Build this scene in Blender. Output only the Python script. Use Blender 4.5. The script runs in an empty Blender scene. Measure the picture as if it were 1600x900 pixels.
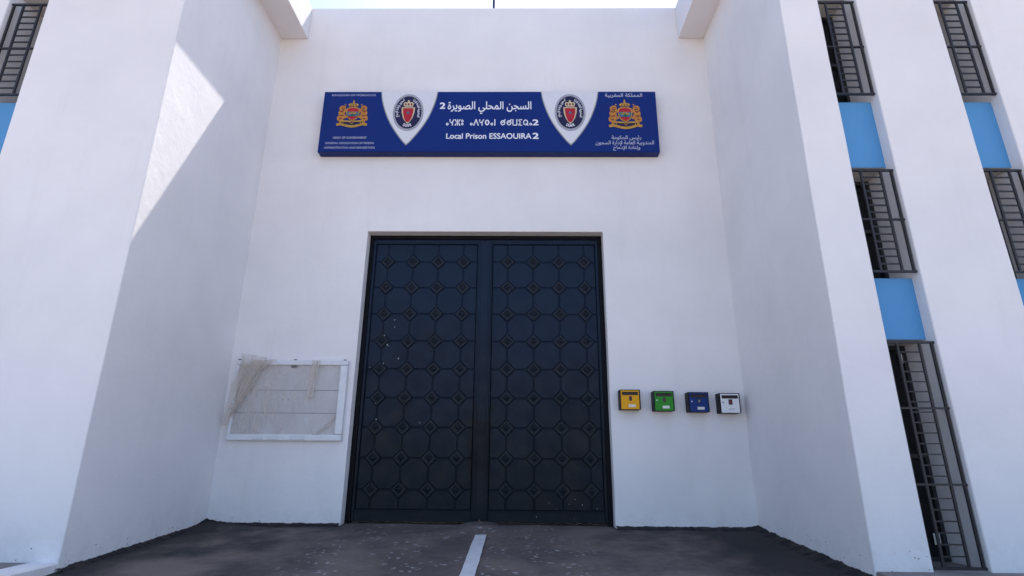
import bpy, bmesh, math, random
from mathutils import Vector, Matrix, noise, geometry
random.seed(7)
sc = bpy.context.scene
COL = sc.collection

# ------------------------------------------------------------------ camera
cam_d = bpy.data.cameras.new('camera'); cam = bpy.data.objects.new('camera', cam_d); COL.objects.link(cam)
cam_d.sensor_width = 36.0; cam_d.lens = 860.065 / 1600 * 36.0; cam_d.clip_start = 0.05; cam_d.clip_end = 3000
PITCH, YAW, ROLL = 0.2958, -0.0135, 0.0078
fw = Vector((math.sin(YAW)*math.cos(PITCH), math.cos(YAW)*math.cos(PITCH), math.sin(PITCH)))
rt = Vector((math.cos(YAW), -math.sin(YAW), 0)); up = rt.cross(fw)
r2 = math.cos(ROLL)*rt + math.sin(ROLL)*up; u2 = -math.sin(ROLL)*rt + math.cos(ROLL)*up
cam.matrix_world = Matrix(((r2.x, u2.x, -fw.x, 0.6152), (r2.y, u2.y, -fw.y, -9.1234), (r2.z, u2.z, -fw.z, 1.0398), (0, 0, 0, 1)))
sc.camera = cam

# ------------------------------------------------------------------ sky, sun, exposure
SUN = Vector((0.2128, 0.4500, 1.0)).normalized()          # towards the sun: behind the building, high, a little right
w = bpy.data.worlds.new('World'); sc.world = w; w.use_nodes = True
nt = w.node_tree; nt.nodes.clear()
sky = nt.nodes.new('ShaderNodeTexSky'); sky.sky_type = 'NISHITA'; sky.sun_disc = False
sky.sun_elevation = math.asin(SUN.z); sky.sun_rotation = math.atan2(SUN.x, SUN.y)
sky.altitude = 0; sky.air_density = 0.7; sky.dust_density = 1.2; sky.ozone_density = 0.4
bg = nt.nodes.new('ShaderNodeBackground'); bg.inputs[1].default_value = 0.15
wo = nt.nodes.new('ShaderNodeOutputWorld')
nt.links.new(sky.outputs[0], bg.inputs[0]); nt.links.new(bg.outputs[0], wo.inputs[0])
sl = bpy.data.lights.new('sun', 'SUN'); sl.energy = 2.8; sl.angle = math.radians(0.5); sl.color = (1.0, 0.95, 0.88)
so = bpy.data.objects.new('sun', sl); COL.objects.link(so); so.location = SUN*50
so.rotation_euler = (-SUN).to_track_quat('-Z', 'Y').to_euler()
sc.view_settings.view_transform = 'Standard'; sc.view_settings.look = 'None'
sc.view_settings.exposure = 1.42; sc.view_settings.gamma = 1.0; sc.view_settings.use_curve_mapping = False

# ------------------------------------------------------------------ materials
class NT:
    def __init__(s, name, rough=0.8, spec=0.3, metal=0.0):
        s.m = bpy.data.materials.new(name); s.m.use_nodes = True; s.t = s.m.node_tree; s.b = s.t.nodes['Principled BSDF']
        s.b.inputs['Roughness'].default_value = rough; s.b.inputs['Specular IOR Level'].default_value = spec
        s.b.inputs['Metallic'].default_value = metal
        s.co = s.t.nodes.new('ShaderNodeNewGeometry').outputs['Position']
    def n(s, t, **k):
        o = s.t.nodes.new(t)
        for a, v in k.items(): setattr(o, a, v)
        return o
    def l(s, a, b): s.t.links.new(a, b)
    def scaled(s, sx, sy, sz):
        v = s.n('ShaderNodeVectorMath', operation='MULTIPLY'); s.l(s.co, v.inputs[0]); v.inputs[1].default_value = (sx, sy, sz)
        return v.outputs[0]
    def noise(s, scale, detail=4, rough=0.6, vec=None):
        o = s.n('ShaderNodeTexNoise'); o.inputs['Scale'].default_value = scale; o.inputs['Detail'].default_value = detail
        o.inputs['Roughness'].default_value = rough; s.l(vec if vec else s.co, o.inputs['Vector']); return o.outputs['Fac']
    def ramp(s, f, a, b, lo=0.0, hi=1.0):
        o = s.n('ShaderNodeMapRange'); s.l(f, o.inputs[0]); o.inputs[1].default_value = a; o.inputs[2].default_value = b
        o.inputs[3].default_value = lo; o.inputs[4].default_value = hi; return o.outputs[0]
    def mul(s, a, b, op='MULTIPLY'):
        o = s.n('ShaderNodeMath', operation=op)
        for i, x in enumerate((a, b)):
            if isinstance(x, (int, float)): o.inputs[i].default_value = x
            else: s.l(x, o.inputs[i])
        return o.outputs[0]
    def mix(s, f, a, b):
        o = s.n('ShaderNodeMix', data_type='RGBA')
        if isinstance(f, (int, float)): o.inputs[0].default_value = f
        else: s.l(f, o.inputs[0])
        for i, x in ((6, a), (7, b)):
            if isinstance(x, tuple): o.inputs[i].default_value = (*x, 1)
            else: s.l(x, o.inputs[i])
        return o.outputs[2]
    def sep(s):
        o = s.n('ShaderNodeSeparateXYZ'); s.l(s.co, o.inputs[0]); return o.outputs
    def color(s, c):
        if isinstance(c, tuple): s.b.inputs['Base Color'].default_value = (*c, 1)
        else: s.l(c, s.b.inputs['Base Color'])
        return s
    def bump(s, h, strength, dist, prev=None):
        o = s.n('ShaderNodeBump'); o.inputs['Strength'].default_value = strength; o.inputs['Distance'].default_value = dist
        s.l(h, o.inputs['Height'])
        if prev: s.l(prev, o.inputs['Normal'])
        s.l(o.outputs[0], s.b.inputs['Normal']); return o.outputs[0]

def plaster(name, c, dark, stain):
    k = NT(name, 0.85, 0.25)
    f1 = k.noise(0.55, 5, 0.6)
    base = k.mix(k.ramp(f1, 0.35, 0.7), c, dark)
    st = k.noise(1.0, 6, 0.7, k.scaled(2.6, 2.6, 0.22))              # rain streaks
    base = k.mix(k.ramp(st, 0.57, 0.80, 0, 0.4), base, stain)
    pt = k.noise(3.2, 3, 0.5)
    base = k.mix(k.ramp(pt, 0.60, 0.75, 0, 0.22), base, dark)
    # splashed dirt and tar specks near the foot of the wall
    z = k.sep()[2]
    foot = k.ramp(z, -0.12, 0.45, 1, 0)
    d = k.mul(foot, k.ramp(k.noise(5.0, 6, 0.7), 0.42, 0.75, 0, 0.28))
    base = k.mix(d, base, (0.30, 0.27, 0.25))
    vor = k.n('ShaderNodeTexVoronoi'); vor.inputs['Scale'].default_value = 14; k.l(k.co, vor.inputs['Vector'])
    sp = k.mul(k.ramp(vor.outputs['Distance'], 0.09, 0.13, 1, 0), k.mul(k.ramp(z, 0.04, 0.19, 1, 0), k.ramp(k.noise(6, 2), 0.46, 0.52)))
    base = k.mix(sp, base, (0.04, 0.035, 0.035))
    k.color(base)
    n1 = k.bump(k.noise(1.7, 3, 0.5), 0.5, 0.03)
    n2 = k.bump(k.noise(14, 5, 0.65), 0.45, 0.006, n1)
    k.bump(k.noise(160, 3, 0.6), 0.35, 0.0015, n2)
    return k.m
M = {}
M['white'] = plaster('white_plaster', (0.82, 0.795, 0.785), (0.735, 0.715, 0.71), (0.64, 0.62, 0.605))
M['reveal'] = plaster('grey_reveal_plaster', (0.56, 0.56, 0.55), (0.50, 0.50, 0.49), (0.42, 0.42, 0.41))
M['blue_panel'] = plaster('blue_painted_plaster', (0.100, 0.31, 0.58), (0.090, 0.285, 0.545), (0.13, 0.31, 0.52))

def flat(name, c, rough=0.5, spec=0.4, metal=0.0, var=0.15, scale=9, bump=0.0):
    k = NT(name, rough, spec, metal)
    d = tuple(x*(1-var) for x in c)
    k.color(k.mix(k.ramp(k.noise(scale, 5, 0.65), 0.35, 0.7), c, d))
    if bump: k.bump(k.noise(60, 4), bump, 0.002)
    return k.m
M['bars'] = flat('dark_iron_paint', (0.022, 0.019, 0.022), 0.5, 0.4, 0, 0.4)
M['glass'] = flat('dark_window_glass', (0.008, 0.009, 0.011), 0.25, 0.3)
M['frame_dark'] = flat('dark_window_frame', (0.03, 0.03, 0.034), 0.45)
M['paper'] = flat('paper_white', (0.75, 0.75, 0.72), 0.8, 0.2)
M['sign_blue'] = flat('sign_blue_print', (0.003, 0.022, 0.165), 0.45, 0.2, 0, 0.12, 1.2)
M['sign_edge'] = flat('sign_cabinet_edge', (0.003, 0.018, 0.13), 0.45, 0.2)
M['sign_white'] = flat('sign_white_print', (0.68, 0.69, 0.72), 0.5, 0.3, 0, 0.05)
M['sign_text'] = flat('sign_lettering_white', (0.74, 0.75, 0.80), 0.5, 0.3, 0, 0.05)
M['sign_small'] = flat('sign_small_lettering', (0.46, 0.48, 0.60), 0.5, 0.3, 0, 0.05)
M['silver'] = flat('sign_silver_edge', (0.30, 0.32, 0.32), 0.5, 0.4)
M['oval_grey'] = flat('oval_grey_ring', (0.36, 0.37, 0.42), 0.5, 0.4)
M['oval_dark'] = flat('oval_dark_purple', (0.014, 0.010, 0.055), 0.5, 0.3)
M['red'] = flat('emblem_red', (0.42, 0.012, 0.028), 0.5, 0.3)
M['gold'] = flat('emblem_gold', (0.55, 0.30, 0.045), 0.5, 0.35, 0, 0.45, 40)
M['orange'] = flat('emblem_orange', (0.60, 0.24, 0.035), 0.5, 0.35, 0, 0.55, 45)
M['cream'] = flat('emblem_cream', (0.62, 0.50, 0.32), 0.5, 0.3)
M['teal'] = flat('emblem_teal', (0.03, 0.15, 0.22), 0.5, 0.3)
M['green_s'] = flat('emblem_green', (0.02, 0.14, 0.05), 0.5, 0.3)
M['frame_white'] = flat('white_painted_frame', (0.74, 0.75, 0.76), 0.45, 0.4, 0, 0.12, 6)
M['board'] = flat('grey_board_panel', (0.60, 0.59, 0.60), 0.7, 0.3, 0, 0.14, 2.2)
M['seam'] = flat('board_seam_grey', (0.16, 0.16, 0.17), 0.7)
M['box_black'] = flat('mailbox_black_steel', (0.010, 0.009, 0.013), 0.5, 0.2)
M['yellow'] = flat('mailbox_yellow', (0.80, 0.37, 0.006), 0.45, 0.22, 0, 0.1)
M['green'] = flat('mailbox_green', (0.028, 0.26, 0.020), 0.45, 0.22, 0, 0.1)
M['blue'] = flat('mailbox_blue', (0.005, 0.034, 0.17), 0.45, 0.22, 0, 0.1)
M['white_box'] = flat('mailbox_white', (0.78, 0.79, 0.80), 0.4, 0.4, 0, 0.06)
M['slot'] = flat('mailbox_slot_dark', (0.02, 0.012, 0.012), 0.5)
M['steel'] = flat('lock_steel', (0.55, 0.55, 0.56), 0.35, 0.5, 0.8)
M['emblem_dark'] = flat('small_emblem_dark', (0.035, 0.025, 0.03), 0.5)
M['emblem_red'] = flat('small_emblem_dark_red', (0.13, 0.02, 0.025), 0.5)
M['speck'] = flat('white_paint_specks', (0.70, 0.72, 0.74), 0.7)
M['pole'] = flat('pole_dark_blue', (0.015, 0.02, 0.07), 0.5)
M['pole_base'] = flat('pole_grey_base', (0.22, 0.22, 0.27), 0.6)

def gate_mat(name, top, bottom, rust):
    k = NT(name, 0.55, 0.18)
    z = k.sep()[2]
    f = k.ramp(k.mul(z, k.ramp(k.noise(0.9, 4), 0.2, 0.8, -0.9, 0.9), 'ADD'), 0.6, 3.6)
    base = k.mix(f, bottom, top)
    r = k.mul(k.ramp(k.noise(2.2, 6, 0.75), 0.52, 0.72), k.ramp(z, 0.5, 3.6, 0.75, 0.10))
    base = k.mix(r, base, rust)
    dust = k.ramp(k.noise(26, 5, 0.7, k.scaled(1, 1, 0.35)), 0.55, 0.8, 0, 0.25)
    base = k.mix(dust, base, (0.035, 0.037, 0.045))
    sc_ = k.n('ShaderNodeTexVoronoi', feature='DISTANCE_TO_EDGE'); sc_.inputs['Scale'].default_value = 1.6
    k.l(k.scaled(1.6, 1, 0.5), sc_.inputs['Vector'])
    base = k.mix(k.mul(k.ramp(sc_.outputs['Distance'], 0.0, 0.006, 0.35, 0), k.ramp(k.noise(3, 2), 0.5, 0.6)), base, (0.004, 0.004, 0.006))
    x = k.sep()[0]                                                   # greasy black scuff round the meeting stiles
    wb = k.ramp(k.noise(3.5, 5, 0.7), 0.3, 0.7, -0.22, 0.22)
    xa = k.mul(k.mul(k.mul(x, 0.03, 'ADD'), wb, 'ADD'), 0, 'ADD')
    ab = k.n('ShaderNodeMath', operation='ABSOLUTE'); k.l(xa, ab.inputs[0])
    scuff = k.mul(k.ramp(ab.outputs[0], 0.10, 0.26, 1, 0), k.mul(k.ramp(k.mul(z, wb, 'ADD'), 0.5, 0.9), k.ramp(k.mul(z, wb, 'ADD'), 1.5, 1.9, 1, 0)))
    base = k.mix(k.mul(scuff, 0.85), base, (0.0022, 0.0026, 0.0036))
    k.color(base)
    k.l(k.ramp(k.noise(4, 5), 0.3, 0.7, 0.36, 0.60), k.b.inputs['Roughness'])
    n1 = k.bump(k.noise(1.8, 2), 0.5, 0.02)
    k.bump(k.noise(90, 4, 0.7), 0.3, 0.0015, n1)
    return k.m
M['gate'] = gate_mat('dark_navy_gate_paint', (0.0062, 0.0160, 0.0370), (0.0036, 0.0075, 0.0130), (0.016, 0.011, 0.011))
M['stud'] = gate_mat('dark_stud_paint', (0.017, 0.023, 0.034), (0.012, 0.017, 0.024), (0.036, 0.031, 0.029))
M['gate_frame'] = flat('gate_frame_black', (0.0035, 0.004, 0.007), 0.6, 0.15, 0, 0.3)

def asphalt():
    k = NT('worn_asphalt', 0.9, 0.25)
    big = k.noise(0.9, 6, 0.65)
    base = k.mix(k.ramp(big, 0.42, 0.60), (0.046, 0.041, 0.038), (0.175, 0.138, 0.118))
    x, y, z = k.sep()
    # paler dusty wheel lane in front of the gate, tar darker near the side walls
    lane = k.mul(k.ramp(k.mul(x, 0, 'ADD'), -2.6, -1.6), k.ramp(x, 1.4, 3.0, 1, 0))
    base = k.mix(k.mul(lane, k.ramp(k.noise(2.4, 5, 0.7), 0.3, 0.8, 0.2, 0.7)), base, (0.170, 0.142, 0.128))
    wob = k.ramp(k.noise(1.9, 5, 0.6), 0.3, 0.7, -0.35, 0.35)
    edge = k.mul(k.mul(k.ramp(k.mul(x, wob, 'ADD'), -3.95, -3.25, 1, 0), k.ramp(k.mul(x, wob, 'ADD'), 2.5, 3.5), 'MAXIMUM'),
                 k.mul(k.ramp(k.mul(y, k.mul(wob, 0.4), 'ADD'), -0.34, -0.08), k.mul(k.ramp(x, -2.2, -2.0, 1, 0), k.ramp(x, 2.0, 2.2), 'MAXIMUM')), 'MAXIMUM')
    base = k.mix(k.mul(edge, 0.92), base, (0.012, 0.011, 0.011))
    grit = k.n('ShaderNodeTexVoronoi'); grit.inputs['Scale'].default_value = 120; k.l(k.co, grit.inputs['Vector'])
    base = k.mix(k.ramp(grit.outputs['Distance'], 0.15, 0.6, 0.35, 0), base, (0.13, 0.12, 0.12))
    # pale droppings and plaster splashes
    v = k.n('ShaderNodeTexVoronoi'); v.inputs['Scale'].default_value = 8.5
    w2 = k.n('ShaderNodeVectorMath', operation='ADD')
    nn = k.n('ShaderNodeTexNoise'); nn.inputs['Scale'].default_value = 9; k.l(k.co, nn.inputs['Vector'])
    k.l(k.co, w2.inputs[0])
    sc3 = k.n('ShaderNodeVectorMath', operation='SCALE'); k.l(nn.outputs['Color'], sc3.inputs[0]); sc3.inputs[3].default_value = 0.16
    k.l(sc3.outputs[0], w2.inputs[1]); k.l(w2.outputs[0], v.inputs['Vector'])
    zone = k.mul(k.mul(k.ramp(x, -2.3, -1.6), k.ramp(x, 1.2, 1.8, 1, 0)), k.ramp(k.noise(1.5, 2), 0.44, 0.56))
    base = k.mix(k.mul(k.ramp(v.outputs['Distance'], 0.15, 0.30, 0.9, 0), zone), base, (0.36, 0.34, 0.33))
    k.color(base)
    n1 = k.bump(k.noise(7, 5), 0.5, 0.02)
    k.bump(grit.outputs['Distance'], 0.5, 0.006, n1)
    return k.m
M['asphalt'] = asphalt()
def tar():
    k = NT('tar_edge', 0.75, 0.3)
    k.color(k.mix(k.ramp(k.noise(6, 5, 0.7), 0.5, 0.75), (0.010, 0.009, 0.011), (0.060, 0.040, 0.034)))
    k.bump(k.noise(35, 5), 0.8, 0.012); return k.m
M['tar'] = tar()
def lot():
    k = NT('lot_surface', 0.9, 0.2)
    k.color(k.mix(k.ramp(k.noise(0.35, 6), 0.35, 0.7), (0.47, 0.375, 0.30), (0.37, 0.295, 0.24)))
    k.bump(k.noise(40, 4), 0.5, 0.01); return k.m
M['lot'] = lot()
def pave():
    k = NT('dusty_pavement', 0.9, 0.2)
    k.color(k.mix(k.ramp(k.noise(3, 6, 0.7), 0.35, 0.7), (0.30, 0.26, 0.24), (0.19, 0.16, 0.15)))
    k.bump(k.noise(50, 4), 0.6, 0.006); return k.m
M['pave'] = pave()
def line_mat():
    k = NT('worn_road_paint', 0.8, 0.2)
    f = k.ramp(k.noise(11, 6, 0.75), 0.60, 0.72)
    g = k.ramp(k.noise(3, 4), 0.3, 0.7)
    k.color(k.mix(f, k.mix(g, (0.66, 0.66, 0.66), (0.52, 0.52, 0.52)), (0.24, 0.23, 0.23))); k.bump(k.noise(60, 3), 0.4, 0.004); return k.m
M['line'] = line_mat()
def film_mat(name, a0, a1, c, fade=False):
    k = NT(name, 0.35, 0.4); k.color(c)
    tr = k.n('ShaderNodeBsdfTransparent'); mx = k.n('ShaderNodeMixShader')
    fac = k.ramp(k.noise(4, 5, 0.7), 0.3, 0.7, a0, a1)
    if fade:                                                          # several layers of film lie over each other towards the left
        st = k.ramp(k.noise(1.0, 5, 0.7, k.scaled(9, 1, 1.6)), 0.40, 0.70, 0.1, 1.2)
        fac = k.mul(k.mul(k.ramp(k.sep()[0], -3.9, -2.5, 0.50, 0.10), st), k.mul(fac, 0.5), 'ADD')
    k.l(fac, mx.inputs[0]); k.l(tr.outputs[0], mx.inputs[1]); k.l(k.b.outputs[0], mx.inputs[2])
    k.l(mx.outputs[0], k.t.nodes['Material Output'].inputs[0]); return k.m
M['film'] = film_mat('milky_plastic_film', 0.34, 0.56, (0.60, 0.52, 0.44))
M['film_thin'] = film_mat('thin_plastic_film', 0.06, 0.38, (0.66, 0.58, 0.51), True)

# ------------------------------------------------------------------ helpers
def link(name, bm, mat, parent=None, smooth=False):
    me = bpy.data.meshes.new(name); bm.normal_update(); bm.to_mesh(me); bm.free()
    for m in (mat if isinstance(mat, (list, tuple)) else [mat]): me.materials.append(M[m])
    if smooth:
        for p in me.polygons: p.use_smooth = True
    o = bpy.data.objects.new(name, me); COL.objects.link(o)
    if parent: o.parent = parent; o.matrix_parent_inverse = parent.matrix_world.inverted()
    return o
def empty(name, loc=(0, 0, 0)):
    o = bpy.data.objects.new(name, None); COL.objects.link(o); o.location = loc; o.empty_display_size = 0.2
    o.matrix_world = Matrix.Translation(loc); return o
def tag(o, label=None, cat=None, group=None, kind=None):
    for k, v in (('label', label), ('category', cat), ('group', group), ('kind', kind)):
        if v: o[k] = v
    return o
def box(bm, x0, x1, y0, y1, z0, z1, bev=0.0, seg=1):
    r = bmesh.ops.create_cube(bm, size=1)
    vs = r['verts']
    for v in vs: v.co = Vector((x0 if v.co.x < 0 else x1, y0 if v.co.y < 0 else y1, z0 if v.co.z < 0 else z1))
    if bev:
        es = list({e for v in vs for e in v.link_edges})
        bmesh.ops.bevel(bm, geom=es, offset=bev, segments=seg, affect='EDGES', profile=0.5)
def prism(bm, poly, y0, y1, mi=0):
    """polygon in XZ (counter-clockwise seen from the front, -Y) between y0 (front) and y1"""
    a = [bm.verts.new((x, y0, z)) for x, z in poly]; b = [bm.verts.new((x, y1, z)) for x, z in poly]
    f = [bm.faces.new(a), bm.faces.new(b[::-1])]
    n = len(poly)
    for i in range(n): f.append(bm.faces.new((a[i], b[i], b[(i+1) % n], a[(i+1) % n])))
    for q in f: q.material_index = mi
    bmesh.ops.recalc_face_normals(bm, faces=f)
    return f
def sheet(bm, poly, y, mi=0):
    f = bm.faces.new([bm.verts.new((x, y, z)) for x, z in poly]); f.material_index = mi
    f.normal_update()
    if f.normal.y > 0: f.normal_flip()
    return f
def handmade(bm, bev, step, amp, axis='z'):
    """rounded arrises and slightly wavering plaster"""
    es = [e for e in bm.edges if len(e.link_faces) == 2 and e.calc_face_angle(0) > 0.5]
    bmesh.ops.bevel(bm, geom=es, offset=bev, segments=2, affect='EDGES', profile=0.5)
    zs = [v.co.z for v in bm.verts]; z = min(zs)+step
    while z < max(zs)-step*0.5:
        bmesh.ops.bisect_plane(bm, geom=bm.verts[:]+bm.edges[:]+bm.faces[:], plane_co=(0, 0, z), plane_no=(0, 0, 1)); z += step
    for v in bm.verts:
        p = v.co
        v.co = p + Vector((noise.noise(p*0.9)*amp + noise.noise(p*4)*amp*0.5, noise.noise(p*0.9+Vector((7, 3, 1)))*amp, 0))
def ellipse(cx, cz, rx, rz, n=48, a0=0, a1=2*math.pi):
    return [(cx+rx*math.cos(a0+(a1-a0)*i/n), cz+rz*math.sin(a0+(a1-a0)*i/n)) for i in range(n)]
def tube(bm, a, b, r, n=8):
    a, b = Vector(a), Vector(b); d = (b-a).normalized()
    t = d.orthogonal().normalized(); s = d.cross(t)
    A = [bm.verts.new(a+r*(math.cos(2*math.pi*i/n)*t+math.sin(2*math.pi*i/n)*s)) for i in range(n)]
    B = [bm.verts.new(b+r*(math.cos(2*math.pi*i/n)*t+math.sin(2*math.pi*i/n)*s)) for i in range(n)]
    for i in range(n): bm.faces.new((A[i], A[(i+1) % n], B[(i+1) % n], B[i]))
    bm.faces.new(A[::-1]); bm.faces.new(B)

# ------------------------------------------------------------------ text
AR = {'ا': (0xFE8D, 2), 'ب': (0xFE8F, 4), 'ة': (0xFE93, 2), 'ج': (0xFE9D, 4), 'ح': (0xFEA1, 4), 'د': (0xFEA9, 2), 'ر': (0xFEAD, 2),
      'س': (0xFEB1, 4), 'ص': (0xFEB9, 4), 'ع': (0xFEC9, 4), 'غ': (0xFECD, 4), 'ك': (0xFED9, 4), 'ل': (0xFEDD, 4), 'م': (0xFEE1, 4),
      'ن': (0xFEE5, 4), 'و': (0xFEED, 2), 'ي': (0xFEF1, 4), 'ئ': (0xFE89, 4), 'إ': (0xFE87, 2)}
def arabic(s):
    """joins the letters and returns them in visual (left to right) order"""
    s = s.replace('لإ', '\u0001').replace('لا', '\u0002')
    tab = dict(AR); tab['\u0001'] = (0xFEF9, 2); tab['\u0002'] = (0xFEFB, 2)
    out = []
    for i, ch in enumerate(s):
        if ch not in tab: out.append(ch); continue
        b, n = tab[ch]
        prev = i > 0 and s[i-1] in tab and tab[s[i-1]][1] == 4
        nxt = n == 4 and i+1 < len(s) and s[i+1] in tab
        out.append(chr(b + (3 if prev and nxt else 2 if nxt else 1 if prev else 0)))
    return ''.join(out[::-1])
def text_mesh(body, bold=0.0, shear=0.0, space=1.0):
    """outlines of the lettering, thickened by `bold` and filled by winding number (so overlapping strokes stay solid)"""
    cu = bpy.data.curves.new('lettering', 'FONT'); cu.body = body; cu.shear = shear; cu.space_character = space
    to = bpy.data.objects.new('lettering', cu); COL.objects.link(to)
    bpy.context.view_layer.update()
    dg = bpy.context.evaluated_depsgraph_get()
    cv = to.evaluated_get(dg).to_curve(dg)
    loops = []
    for sp in cv.splines:
        P = sp.bezier_points; pts = []
        for i in range(len(P)):
            p, q = P[i], P[(i+1) % len(P)]
            a, b, c, d = p.co.xy, p.handle_right.xy, q.handle_left.xy, q.co.xy
            straight = abs((b-a).cross(d-a)) < 1e-6 and abs((c-a).cross(d-a)) < 1e-6
            for k in range(1 if straight else 4):
                t = k/4; u = 1-t
                v = a*u**3+b*3*u*u*t+c*3*u*t*t+d*t**3
                if not pts or (v-pts[-1]).length > 1e-4: pts.append(v)
        if len(pts) > 2 and (pts[0]-pts[-1]).length < 1e-4: pts.pop()
        if len(pts) > 2: loops.append(pts)
    to.to_curve_clear(); bpy.data.objects.remove(to); bpy.data.curves.remove(cu)
    big = max(loops, key=lambda l: abs(sum(l[i-1].cross(l[i]) for i in range(len(l)))))
    sg = -1 if sum(big[i-1].cross(big[i]) for i in range(len(big))) > 0 else 1     # +1: outer loops run clockwise
    if bold:
        nl = []
        for l in loops:
            o = []
            for i in range(len(l)):
                t = (l[(i+1) % len(l)]-l[i-1])
                if t.length < 1e-9: o.append(l[i]); continue
                t.normalize(); o.append(l[i]+Vector((-t.y, t.x))*bold*sg)
            nl.append(o)
        loops = nl
    vs, es = [], []
    for l in loops:
        n0 = len(vs); vs += l; es += [(n0+i, n0+(i+1) % len(l)) for i in range(len(l))]
    ov, oe, of, *_ = geometry.delaunay_2d_cdt(vs, es, [], 0, 1e-6)
    bm = bmesh.new(); nv = [bm.verts.new((v.x, v.y, 0)) for v in ov]
    segs = [(vs[i], vs[j]) for i, j in es]
    for f in of:
        c = (ov[f[0]]+ov[f[1]]+ov[f[2]])/3; wn = 0
        for p, q in segs:
            if (p.y > c.y) != (q.y > c.y) and p.x+(c.y-p.y)/(q.y-p.y)*(q.x-p.x) > c.x: wn += 1 if q.y > p.y else -1
        if wn:
            g = bm.faces.new([nv[i] for i in f]); g.normal_update()
            if g.normal.z < 0: g.normal_flip()
    bmesh.ops.delete(bm, geom=[v for v in bm.verts if not v.link_faces], context='VERTS')
    return bm
def words(bm, gap, name, mat, parent):
    """each word of a line becomes a mesh of its own"""
    fs = sorted(bm.faces, key=lambda f: min(v.co.x for v in f.verts)); runs = []; end = -1e9
    for f in fs:
        a, b = min(v.co.x for v in f.verts), max(v.co.x for v in f.verts)
        if a > end+gap: runs.append([])
        runs[-1].append([v.co.copy() for v in f.verts]); end = max(end, b)
    bm.free(); out = []
    for r in runs:
        wb = bmesh.new()
        for f in r: wb.faces.new([wb.verts.new(c) for c in f])
        bmesh.ops.remove_doubles(wb, verts=wb.verts[:], dist=1e-5)
        out.append(link(name, wb, mat, parent))
    return out
def fit_text(bm, x0, x1, z0, z1, y):
    xs = [v.co.x for v in bm.verts]; ys = [v.co.y for v in bm.verts]
    ax, bx, ay, by = min(xs), max(xs), min(ys), max(ys)
    for v in bm.verts:
        v.co = Vector((x0+(v.co.x-ax)/(bx-ax)*(x1-x0), y, z0+(v.co.y-ay)/(by-ay)*(z1-z0)))
    return bm
def arc_text(bm, cx, cz, rx, rz, h, a_mid, a_half, y, outward=True):
    """bend a line of text along an ellipse; angles in degrees from +X, text centred at a_mid"""
    xs = [v.co.x for v in bm.verts]; ys = [v.co.y for v in bm.verts]
    ax, bx, ay, by = min(xs), max(xs), min(ys), max(ys)
    for v in bm.verts:
        u = (v.co.x-ax)/(bx-ax); t = (v.co.y-ay)/(by-ay)
        a = math.radians(a_mid + (a_half*(1-2*u) if outward else a_half*(2*u-1)))
        k = (t-0.5)*h*(1 if outward else -1)
        v.co = Vector((cx+(rx+k)*math.cos(a), y, cz+(rz+k)*math.sin(a)))
    bmesh.ops.recalc_face_normals(bm, faces=bm.faces[:])
    return bm

# ------------------------------------------------------------------ the setting
XL, XR, D, ZS, ZT = -4.201, 4.279, 2.826, 9.055, 9.826
def gz(y): return 0.0 if y >= 0.1 else -0.054*(0.1-y)
bm = bmesh.new()
for p in [[(-600, -600), (600, -600), (600, 600), (-600, 600)]]:
    bm.faces.new([bm.verts.new((x, y, -0.42)) for x, y in p])
tag(link('ground', bm, 'lot'), kind='structure')
bm = bmesh.new()                                                     # the ramped driveway, gently uneven
nx, ny = 110, 100; V = {}
for j in range(ny+1):
    y = 0.34-7.3*(j/ny)
    for i in range(nx+1):
        x = XL-0.05+(XR-XL+0.1)*i/nx
        z = gz(y)+0.012*noise.noise(Vector((x*0.8, y*0.8, 0)))+0.006*noise.noise(Vector((x*3, y*3, 4)))
        z += 0.05*max(0, 1-(x-XL)/0.9)*max(0, 1-abs(y)/0.8) - 0.025*max(0, 1-abs(x-0.04)/5)*0
        V[i, j] = bm.verts.new((x, y, z))
for j in range(ny):
    for i in range(nx): bm.faces.new((V[i, j+1], V[i+1, j+1], V[i+1, j], V[i, j]))
tag(link('driveway', bm, 'asphalt', smooth=True), kind='structure')
for nm, x0, x1 in (('pavement', -16, -4.47), ('pavement', XR+0.01, 16)):
    bm = bmesh.new(); box(bm, x0, x1, -6.6, -D+0.05, -0.5, -0.070, 0.01)
    tag(link(nm, bm, 'pave'), kind='structure')
bm = bmesh.new()
prism(bm, [(-4.465, -0.5), (-4.195, -0.5), (-4.205, -0.085), (-4.23, -0.066), (-4.465, -0.062)], -6.6, -D+0.02)
tag(link('kerb', bm, 'white'), kind='structure')
bm = bmesh.new()                                                     # worn centre line
L = 30; rows = []
for i in range(L+1):
    y = -0.70-5.6*i/L; c = 0.092+0.0015*i*0; wl = 0.080
    j1, j2 = random.uniform(-.004, .004), random.uniform(-.004, .004)
    rows.append([bm.verts.new((x, y+(0.06*(x-c) if i else 0.25*(x-c)), gz(y)+0.019+0.012*noise.noise(Vector((x*0.8, y*0.8, 0))))) for x in (c-wl+j1, c, c+wl+j2)])
for i in range(L):
    for k in range(2): bm.faces.new((rows[i+1][k], rows[i+1][k+1], rows[i][k+1], rows[i][k]))
tag(link('road_marking', bm, 'line'), kind='structure')
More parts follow.
